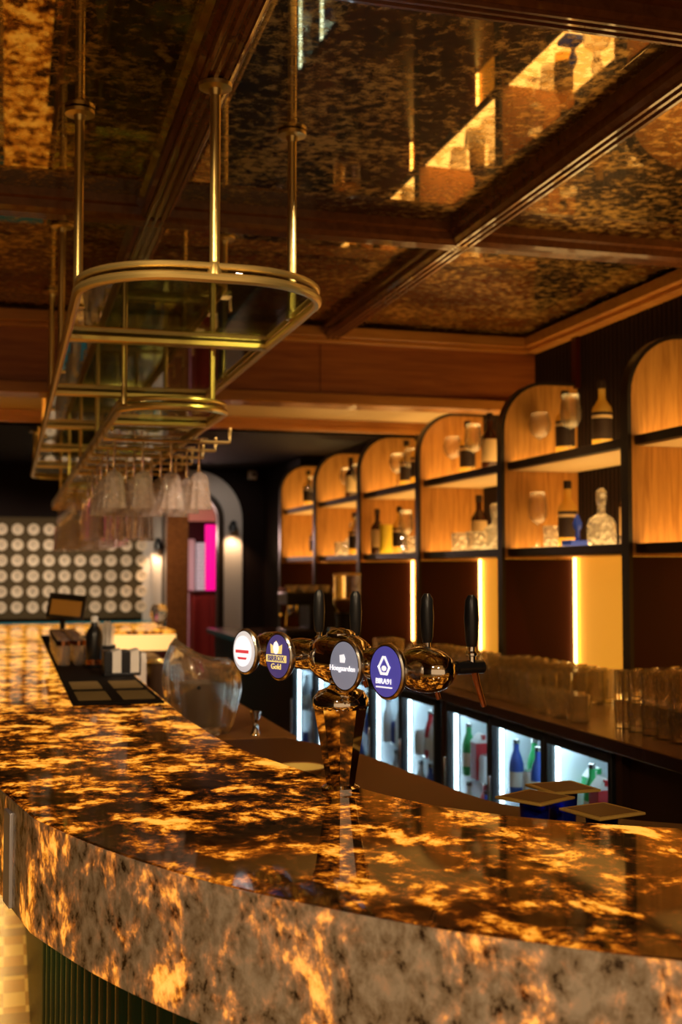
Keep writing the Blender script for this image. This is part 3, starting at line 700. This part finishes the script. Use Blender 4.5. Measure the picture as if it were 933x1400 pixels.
for i, (s, c, kd) in enumerate(meds):
    p = Wd * s
    tp = MB()
    # shaft through the arm, towards the staff side
    ctr = Vector((0, 0, ZA)) + p
    tap = MB().tube([ctr + Nb * .03, ctr + Nb * .115], .0095, 12).tube([ctr + Nb * .075, ctr + Nb * .135], .0125, 12).build('tap', M['black'], bt)
    MB().tube([ctr + Nb * .115 + Vector((0, 0, -.004)), ctr + Nb * .122 + Vector((0, 0, -.03)), ctr + Nb * .138 + Vector((0, 0, -.075))], lambda k: (.0075, .006, .0048)[k], 12).build('nozzle', M['copper'], tap)
    MB().lathe([(.008, .008), (.008, .02), (.011, .022), (.011, .026), (.007, .03), (.007, .04)], 12, c=ctr + Nb * .11).build('collar', M['chrome'], tap)
    MB().lathe([(.009, .038), (.012, .05), (.014, .09), (.012, .125), (.006, .135)], 14, c=ctr + Nb * .11).build('handle', M['black'], tap)
    # medallion, turned a little towards the guests
    a = math.atan2(-Nb.y, -Nb.x) + R(11)
    n = Vector((cos(a), sin(a), 0)); xr = Vector((-sin(a), cos(a), 0))
    Tq = Matrix(((xr.x, 0, n.x), (xr.y, 0, n.y), (0, 1, 0)))      # local x, y, z -> side, up, out
    cc = ctr - Nb * .075
    MB().tube([ctr - Nb * .02, cc - n * .012], .012, 12).build('stalk', M['chrome'], bt)
    body = MB().lathe([(.030, -.014), (.043, -.010), (.048, -.002), (.048, .004), (.045, .007)], 40, c=cc, T=Tq, sx=.94, sy=1.06).build('medallion', M['steel'], bt)
    fm = mat('medallion face ' + kd, c, .3, emit=c, es=.9)
    MB().lathe([(.0455, .0055), (.040, .0085), (.001, .0105)], 40, c=cc, T=Tq, sx=.94, sy=1.06).build('face', fm, body)
    T4 = Matrix.Translation(cc + n * .0115) @ Tq.to_4x4()
    P2 = lambda x, y, r=.012: T4 @ Matrix.Translation((x, y, 0))
    pt = lambda x, y, z=0: cc + n * (.0115 + z) + xr * x + Vector((0, 0, y))
    def fan(pts, z, mt, nm):
        m = MB(); k = len(pts); m.add([pt(x, y, z) for x, y in pts] + [pt(x, y, z + .0008) for x, y in pts], [tuple(range(k, 2 * k)), tuple(range(k))[::-1]] + [(q, (q + 1) % k, (q + 1) % k + k, q + k) for q in range(k)])
        return m.build(nm, mt, body)
    ell = lambda cx, cy2, rx, ry, n=20: [(cx + rx * cos(2 * pi * k / n), cy2 + ry * sin(2 * pi * k / n)) for k in range(n)]
    if kd == 'white':
        fan(ell(0, .001, .031, .034), -.001, glow_w, 'emblem')
        fan([(-.024, .004), (.024, .004), (.024, -.003), (-.024, -.003)], .0002, glow_r, 'emblem_band')
        fan([(-.018, -.012), (.018, -.012), (.014, -.017), (-.014, -.017)], .0002, glow_r, 'emblem_band')
    if kd == 'gold':
        fan([(-.018, .006), (-.020, .026), (-.009, .021), (0, .033), (.009, .021), (.020, .026), (.018, .006)], -.001, glow_y, 'crest')
        fan(ell(0, .018, .009, .013), .0, glow_w, 'crest_shield')
        fan([(-.034, .003), (.034, .003), (.034, -.012), (-.034, -.012)], -.001, glow_y, 'banner')
        text_mesh('BIRROX', .0155, fm, 'lettering', body, P2(0, -.0045) @ Matrix.Translation((0, 0, .0004)))
        text_mesh('Gold', .017, glow_y, 'lettering', body, P2(0, -.0215))
    if kd == 'grey':
        fan([(-.007, .006), (-.008, .020), (.004, .022), (.008, .014), (.006, .006)], -.001, glow_w, 'crest')
        text_mesh('Hoegaarden', .0150, glow_w, 'lettering', body, P2(0, -.005))
    if kd == 'violet':
        for q in ([(-.004, .028), (.004, .028), (.016, .008), (.0125, .006), (0, .025), (-.0125, .006), (-.016, .008)],): fan(q, -.001, glow_w, 'emblem')
        fan([(-.017, .009), (-.013, .011), (-.006, -.001), (.006, -.001), (.013, .011), (.017, .009), (.009, -.006), (-.009, -.006)], -.001, glow_w, 'emblem')
        fan(ell(0, .006, .006, .005), -.001, glow_w, 'emblem')
        text_mesh('BIRA91', .0140, glow_w, 'lettering', body, P2(0, -.0175))
        fan([(-.021, -.0265), (.021, -.0265), (.021, -.029), (-.021, -.029)], -.001, glow_w, 'underline')

# ------------------------------------------------------------------ hanging brass racks
def ring(x0, x1, y0, y1, r0): return rrect(x0, x1, y0, y1, r0, 10)
ZU = 2.29
up = thing('hanging_shelf', 'large brass and glass shelf hung from the ceiling over the bar', 'shelf', (0, 0, 0))
RU = ring(.168, .825, 2.965, 10.0, .26)
for nm, z, r in (('rail', ZU, .0135), ('upper_rail', ZU + .03, .009)): MB().tube([(x, y, z) for x, y in RU], r, 10, True).build(nm, M['brass'], up)
MB().prism(ring(.178, .815, 2.975, 9.99, .25), ZU + .012, ZU + .021).build('glass_shelf', M['shelfglass'], up)
CB = [3.86 + 1.237 * k for k in range(5)]
for y in CB: MB().box(.172, .821, y - .022, y + .022, ZU - .012, ZU + .010).build('cross_bar', M['brass'], up, bev=.005)
def pole(x, y, z0, z1):
    p = MB().tube([(x, y, z0), (x, y, z1)], .0135, 12).build('pole', M['brass'], up)
    MB().lathe([(.014, z1 - .03), (.018, z1 - .014), (.043, z1 - .011), (.043, z1)], 20, c=(x, y, 0)).build('ceiling_flange', M['brass'], p)
    MB().lathe([(.020, z0 - .002), (.018, z0 + .02), (.014, z0 + .03)], 14, c=(x, y, 0)).build('foot_collar', M['brass'], p)
pole(.497, 2.972, ZU + .01, 2.795)
for y in (3.45, 4.63, 5.76):
    for x in (.181, .812): pole(x, y, ZU + .01, 2.872)
for y in (6.95, 8.2, 9.5):
    for x in (.181, .812): pole(x, y, ZU + .01, 2.59 if y < 7.9 or y > 8.15 and False else (2.584 if y < 7.9 else 2.619))
ZL = 2.075
lo = thing('hanging_glass_rack', 'smaller brass rack with glass hangers slung below the hanging shelf', 'rack', (0, 0, 0))
RL = ring(.345, .70, 3.83, 10.3, .15)
for nm, z, r in (('rail', ZL, .012), ('upper_rail', ZL + .026, .008)): MB().tube([(x, y, z) for x, y in RL], r, 10, True).build(nm, M['brass'], lo)
MB().prism(ring(.353, .692, 3.838, 10.29, .14), ZL + .010, ZL + .018).build('glass_shelf', M['shelfglass'], lo)
for y in CB:
    for x in (.355, .645): MB().tube([(x, y + .03, ZL + .01), (x, y + .03, ZU - .012)], .0095, 10).build('hanger_rod', M['brass'], lo)
HR = [4.42, 4.74, 5.06, 5.38, 5.70, 6.02, 7.3, 7.65, 8.0, 8.35, 8.7, 9.05, 9.4, 9.75]
for y in HR:
    g = MB()
    for s in (-.017, .017):
        g.tube([(.33, y + s, ZL - .01), (.33, y + s, ZL - .05), (.80, y + s, ZL - .05), (.80, y + s, ZL + .0)], .0045, 6)
    g.tube([(.80, y - .017, ZL), (.80, y + .017, ZL)], .0045, 6); g.tube([(.36, y - .02, ZL - .012), (.36, y + .02, ZL - .012)], .006, 6)
    g.build('glass_hanger', M['brass2'], lo)
for y in (4.3, 5.5, 6.7, 7.9, 9.1): MB().box(.349, .696, y - .014, y + .014, ZL - .010, ZL + .008).build('cross_bar', M['brass'], lo, bev=.004)
def make_goblet():
    t = thing('cut_crystal_goblet', '', 'glass')      # hangs foot up; origin at the hanger wire
    MB().lathe([(.034, .006), (.033, .003), (.008, -.004), (.005, -.02), (.0055, -.115), (.009, -.124)], 18).build('stem', M['glass'], t)
    m = MB().openlathe([(.008, -.122), (.026, -.132), (.034, -.15), (.037, -.175), (.041, -.20), (.043, -.225), (.047, -.25), (.049, -.262), (.046, -.262), (.043, -.24), (.036, -.18), (.03, -.15)], 32,
        wob=lambda i, j: .9 + (.10 if i % 4 in (1, 2) else -.08) * (1 if j < 8 else .4) + .03 * ((i // 4 + j) % 2))
    m.build('bowl', M['cutbowl'], t, ang=12); return t
def make_flute():
    t = thing('stemmed_flute', '', 'glass')
    MB().lathe([(.033, .006), (.032, .003), (.008, -.004), (.005, -.02), (.005, -.13), (.008, -.142)], 18).build('stem', M['glass'], t)
    MB().openlathe([(.008, -.14), (.022, -.152), (.029, -.185), (.036, -.345), (.034, -.345), (.027, -.19)], 14, wob=lambda i, j: 1 + (.03 if i % 2 else -.03)).build('bowl', M['flute'], t, ang=12); return t
M['flute'] = clear('flute glass', (.98, .96, .94), 1.45, .5, .10, (1, .86, .78))
for k, y in enumerate(HR):
    for i in range(4):
        x = .375 + i * .098; 
        if k < 3: first_or_dup(cache, 'gob', make_goblet, (.37 + i * .105, y, ZL - .043), 'cut crystal goblet hanging upside down at the front of the brass rack', .1 * i, 'cut crystal goblets on the brass rack')
        elif k < 6:
            if i < 3 or k == 5: first_or_dup(cache, 'flu', make_flute, (x, y, ZL - .043), 'tall clear stemmed glass hanging behind the crystal goblets', 0, 'tall stemmed glasses behind the goblets')
        else: first_or_dup(cache, 'flu', make_flute, (x, y, ZL - .043), 'tall clear stemmed glass hanging at the far end of the brass rack', 0, 'tall stemmed glasses at the far end of the rack')
for k in range(10):
    first_or_dup(cache, 'balloon', make_balloon, (.26 + .1 * (k % 5), 8.2 + .9 * (k // 5), ZU + .0215), 'clear balloon glass standing on the far end of the hanging shelf', 0, 'balloon glasses on the hanging shelf')

# ------------------------------------------------------------------ things on the bar
mt_ = thing('bar_mat', 'long black rubber bar mat with square drip grids on the onyx top', 'bar mat', (0, 0, 1.1002))
MB().box(.205, .505, 3.98, 8.05, 0, .009).build('mat', M['rubber'], mt_, bev=.003)
for i in range(2):
    for j in range(2):
        g = MB(); x0, y0 = .228 + i * .148, 4.06 + j * .38
        g.box(x0, x0 + .108, y0, y0 + .28, .009, .0105)
        for k in range(9): g.box(x0, x0 + .108, y0 + .012 + k * .03, y0 + .022 + k * .03, .0105, .013)
        g.build('drip_grid', M['recess'], mt_)
ZM = 1.1092
def make_shot():
    t = thing('water_glass', '', 'glass'); m = MB().openlathe([(.026, .004), (.031, .118), (.033, .119), (.028, 0)], 14); m.lathe([(.026, .003), (.026, .014)], 14)
    m.build('glass_body', M['flute'], t); MB().openlathe([(.0335, .09), (.0335, .112)], 14).build('band', M['copper'], t); return t
for i in range(2):
    for j in range(7): first_or_dup(cache, 'shot', make_shot, (.245 + i * .07, 5.55 + j * .16, ZM), 'clear glass in the double row along the black bar mat', 0, 'double row of glasses on the bar mat')
t = thing('payment_terminal', 'dark touchscreen till tilted on a stand at the far bar end', 'till', (.30, 6.95, ZM))
MB().box(-.07, .07, -.06, .08, 0, .018).build('base', M['black'], t, bev=.004)
MB().tube([(0, .03, .015), (0, .05, .16)], .016, 10).build('stand', M['black'], t)
sm = MB(); sm.box(-.105, .105, -.012, .012, -.08, .08); sm = sm.build('display_case', M['black'], t, (0.02, .02, .22), bev=.006); sm.rotation_euler = (R(-28), R(6), R(-8))
sc = MB().box(-.085, .085, -.0145, -.0125, -.060, .035); sc = sc.build('screen', mat('till screen reflection glow', (.1, .05, .02), .12, emit=(1, .32, .03), es=.13), sm)  # orange reflection on the dark glass put in as glow
t = thing('syrup_bottle', 'black bottle with white cap standing on the bar mat', 'bottle', (.372, 5.42, ZM))
MB().lathe([(.034, 0), (.037, .006), (.037, .14), (.030, .165), (.015, .185), (.014, .205)], 20).build('body', M['black'], t)
MB().lathe([(.016, .20), (.016, .225), (.006, .23)], 14).build('cap', M['white'], t)
MB().openlathe([(.0375, .012), (.0375, .035)], 20).build('label_band', M['copper'], t)
t = thing('napkin_caddy', 'black caddy holding white napkins on the bar mat', 'caddy', (.455, 5.02, ZM))
g = MB().box(-.075, .075, -.07, .07, 0, .012)
for x, x2 in ((-.075, -.042), (-.004, .030), (.068, .075)): g.box(x, x2, -.07, .07, .012, .10)
g.build('body', M['black'], t, bev=.003)
for x in (-.043, .030): 
    o = MB()
    for k in range(5): o.box(x + .003 + k * .0072, x + .003 + k * .0072 + .006, -.066, .066, .0125, .098 + .002 * k)
    o = o.build('napkin_block', M['offwhite'], t)
t = thing('straw_holder', 'dark tub of pale paper straws behind the napkin caddy', 'straw holder', (.43, 5.62, ZM))
MB().openlathe([(.001, .003), (.048, .003), (.052, .085), (.054, .085), (.051, 0), (.001, 0)], 20).build('cup', M['black'], t)
for k in range(26):
    a = k * 2.4; r = .008 * math.sqrt(k); p = Vector((r * cos(a), r * sin(a), .004)); q = Vector((1.25 * r * cos(a), 1.25 * r * sin(a), .175 + .01 * ((k * 7) % 3)))
    MB().tube([p, q], .0032, 6).build('straw', M['offwhite'], t)
t = thing('napkin_stack', 'upright pack of white napkins beside the dark ice bucket', 'napkins', (.545, 5.16, .95))
MB().box(-.025, .025, -.05, .05, 0, .238).build('pack', M['offwhite'], t, bev=.004); MB().box(-.027, .027, -.052, .052, .0, .05).build('holder', M['black'], t)
t = thing('ice_bucket', 'dark bronze ice bucket with gold rim behind the bar edge', 'ice bucket', (.655, 5.28, .95))
MB().openlathe([(.001, .004), (.055, .004), (.062, .03), (.066, .19), (.063, .19), (.058, .03)], 28).build('body', M['bowl'], t)
g = MB().tube([(.066 * cos(2 * pi * k / 24), .066 * sin(2 * pi * k / 24), .19) for k in range(24)], .006, 8, True); g.build('rim', M['brass'], t)
t = thing('balloon_vase', 'clear round glass bowl on a foot at the far bar return', 'glass', (1.07, 8.8, 1.10))
MB().openlathe([(.01, .035), (.05, .06), (.068, .11), (.06, .16), (.045, .185)], 24).build('bowl', M['cutglass0'], t); MB().lathe([(.05, 0), (.045, .006), (.01, .015), (.01, .036)], 20).build('foot', M['glass'], t)
# acrylic wine bucket
t = thing('acrylic_bucket', 'clear wave rimmed acrylic wine bucket behind the bar edge', 'bucket', (.685, 4.33, .951))
def bucket(sc, zt):
    m = MB(); n = 36; v = []; f = []; prof = [(.098, 0), (.115, .03), (.132, .10), (.143, .17), (.140, .225), (.118, .275), (.098, .296)]
    for j, (r, z) in enumerate(prof):
        for i in range(n):
            a = 2 * pi * i / n; k = max(0, (z - .1) / .19); dz = -.05 * k * (cos(a) * .75) + .012 * k * cos(2 * a)
            v.append((r * sc * cos(a) * 1.02, r * sc * sin(a) * .85, z * (1 if j else 1) + dz + (0 if j else .0)))
    for j in range(len(prof) - 1):
        for i in range(n): a = j * n + i; b = j * n + (i + 1) % n; f.append((a, b, b + n, a + n))
    m.add(v, f); return m
bu = bucket(1, 0); bu.f.append(tuple(range(36))[::-1]); bu.m.append(0)
bu.build('shell', M['acrylic'], t, solid=.010)
MB().lathe([(.085, .012), (.09, .02), (.09, .028)], 30, sy=.85).build('base_disc', M['acrylic'], t)
MB().lathe([(.072, .03), (.085, .185), (.083, .186), (.07, .03)], 30, sy=.8).build('inner_liner', M['acrylic2'] if 'acrylic2' in M else thin_glass('frosted liner', (.95, .92, .88), 1, .15, 1.5, .30, tone=(1, .86, .68)), t)
MB().lathe([(.0075, -.004), (.0075, .004)], 12, c=(-.03, -.118, .175), T=Matrix(((1, 0, 0), (0, 0, 1), (0, 1, 0)))).build('stud', M['black'], t)
# small items on the worktops
t = thing('jigger', 'small chrome jigger standing behind the acrylic bucket', 'jigger', (.862, 4.22, .95))
MB().openlathe([(.018, .0), (.008, .036), (.009, .04), (.022, .085), (.020, .085), (.007, .04)], 20).build('cups', M['chrome'], t); MB().lathe([(.0105, .034), (.0115, .038), (.0105, .042)], 16).build('waist_band', M['steel'], t)
t = thing('dish', 'shallow ochre dish on the brown staff worktop beside the beer tower', 'dish', (.815, 3.36, .95))
MB().openlathe([(.001, .006), (.045, .006), (.078, .026), (.080, .027), (.050, .0), (.001, 0)], 32).build('bowl', M['dish'], t)
g = MB().tube([(.079 * cos(2 * pi * k / 30), .079 * sin(2 * pi * k / 30), .027) for k in range(30)], .002, 6, True); g.build('rim', M['tan'], t)
def make_blue():
    t = thing('blue_tumbler', '', 'glass'); MB().openlathe([(.001, .006), (.026, .006), (.032, .10), (.034, .10), (.028, 0), (.001, 0)], 18).build('glass_body', M['blueglass'], t)
    MB().lathe([(.0285, 0), (.029, .012), (.027, .012)], 18).build('base', M['blueglass'], t); return t
def make_coaster():
    t = thing('coaster', '', 'coaster'); MB().box(-.062, .062, -.062, .062, 0, .006).build('board', M['coaster'], t, bev=.002)
    MB().box(-.05, .05, -.05, .05, .006, .0066).build('inlay', M['tan'], t); return t
for (x, y, rz, a) in ((1.105, 2.385, .5, 'closest to the beer tower'), (1.215, 2.475, .1, 'rearmost of the three'), (1.175, 2.215, .25, 'closest to the guests')):
    first_or_dup(cache, 'blue', make_blue, (x, y, .95), 'cobalt blue tumbler under a tan square coaster, %s' % a, 0, 'blue tumblers on the staff worktop')
    first_or_dup(cache, 'coaster', make_coaster, (x, y, 1.0505), 'tan square coaster lying on a blue tumbler, %s' % a, rz, 'square coasters on the blue tumblers')

# ------------------------------------------------------------------ letter wall, bench, sconces, camera
lw = thing('letter_panel', 'olive brown wall panel covered in rows of ivory letter discs', 'wall panel', (0, YB - .012, 0))
MB().box(-1.0, 1.445, -.01, .01, 1.03, 2.075).build('board', M['panelbrown'], lw, bev=.003)
ROWS = ['DLPAKNERSO', 'SYCHMRTATC', 'OUPRFAWFCL', 'ZEUBEDEDAI', 'DTBZSGHPSC', 'JFSOCRUIID']
dm = None
RX = Matrix.Rotation(R(90), 4, 'X')
for r, row in enumerate(ROWS):
    for c, ch in enumerate(row):
        x = -.076 + c * .1575; z = 1.948 - r * .160
        if dm is None:
            dm = MB().lathe([(.060, 0), (.060, .006), (.052, .012), (.047, .009), (.0005, .009)], 24, T=Matrix(((1, 0, 0), (0, 0, -1), (0, 1, 0)))).build('letter_disc', M['disc'], lw, (x, -.011, z)); d = dm
        else:
            d = dm.copy(); COL.objects.link(d); d.parent = lw; d.location = (x, -.011, z)
        tx = text_mesh(ch, .066, M['ink'], 'letter', d, Matrix.Translation((0, -.0095, 0)) @ RX)
be = thing('banquette', 'teal upholstered bench running below the letter panel', 'bench', (0, YB - .6, 0))
MB().box(-2.0, 1.47, 0, .52, .10, .45).build('seat', M['teal'], be, bev=.03); MB().box(-2.0, 1.47, .40, .55, .45, 1.0).build('backrest', M['teal'], be, bev=.03); MB().box(-1.95, 1.42, .05, .5, 0, .10).build('plinth', M['black'], be)
def make_sconce():
    t = thing('wall_sconce', '', 'wall lamp')
    MB().lathe([(.035, 0), (.035, .02)], 16, T=Matrix(((1, 0, 0), (0, 0, -1), (0, 1, 0)))).build('wall_plate', M['black'], t)
    MB().tube([(0, -.02, 0), (0, -.09, .01)], .009, 8).build('arm', M['black'], t)
    MB().openlathe([(.012, .07), (.030, .05), (.045, -.05), (.042, -.05), (.02, .04)], 18, c=(0, -.10, 0)).build('shade', M['black'], t)
    MB().lathe([(.012, .02), (.022, 0), (.020, -.02), (.001, -.032)], 12, c=(0, -.10, 0)).build('bulb', M['dome'], t); return t
for (x, z, l) in ((1.50, 1.80, 'black downward wall sconce between the letter panel and brown pillar'), (2.30, 1.99, 'black downward wall sconce on the grey plaster arch band')):
    first_or_dup(cache, 'sconce', make_sconce, (x, YB - (.03 if x > 2 else .06), z), l)
    light('sconce_light', 'SPOT', (x, YB - .13, z - .05), 12, (1, .62, .32), (R(8), 0, 0), spot_size=R(110), spot_blend=.7, shadow_soft_size=.03)
t = thing('security_camera', 'small white security camera high on the dark back wall', 'camera', (2.53, YB, 2.56))
MB().box(-.05, .05, -.03, 0, -.05, .05).build('mount', M['offwhite'], t, bev=.01)
MB().lathe([(.042, .03), (.045, .045), (.040, .10), (.032, .11)], 18, T=Matrix(((1, 0, 0), (0, 0, -1), (0, 1, 0)))).build('housing', M['offwhite'], t)
MB().lathe([(.024, .108), (.02, .114), (.001, .116)], 14, T=Matrix(((1, 0, 0), (0, 0, -1), (0, 1, 0)))).build('lens', M['black'], t)
t = thing('ceiling_lamp', 'glowing dome lamp hanging from the cream soffit above the brass rack', 'ceiling lamp', (.85, 7.40, 2.585))
MB().lathe([(.03, 0), (.03, -.01), (.008, -.014), (.008, -.07), (.06, -.075), (.085, -.09)], 24).build('rod', M['brass'], t); MB().lathe([(.085, -.09), (.08, -.12), (.05, -.145), (.001, -.155)], 24).build('dome', M['dome'], t)
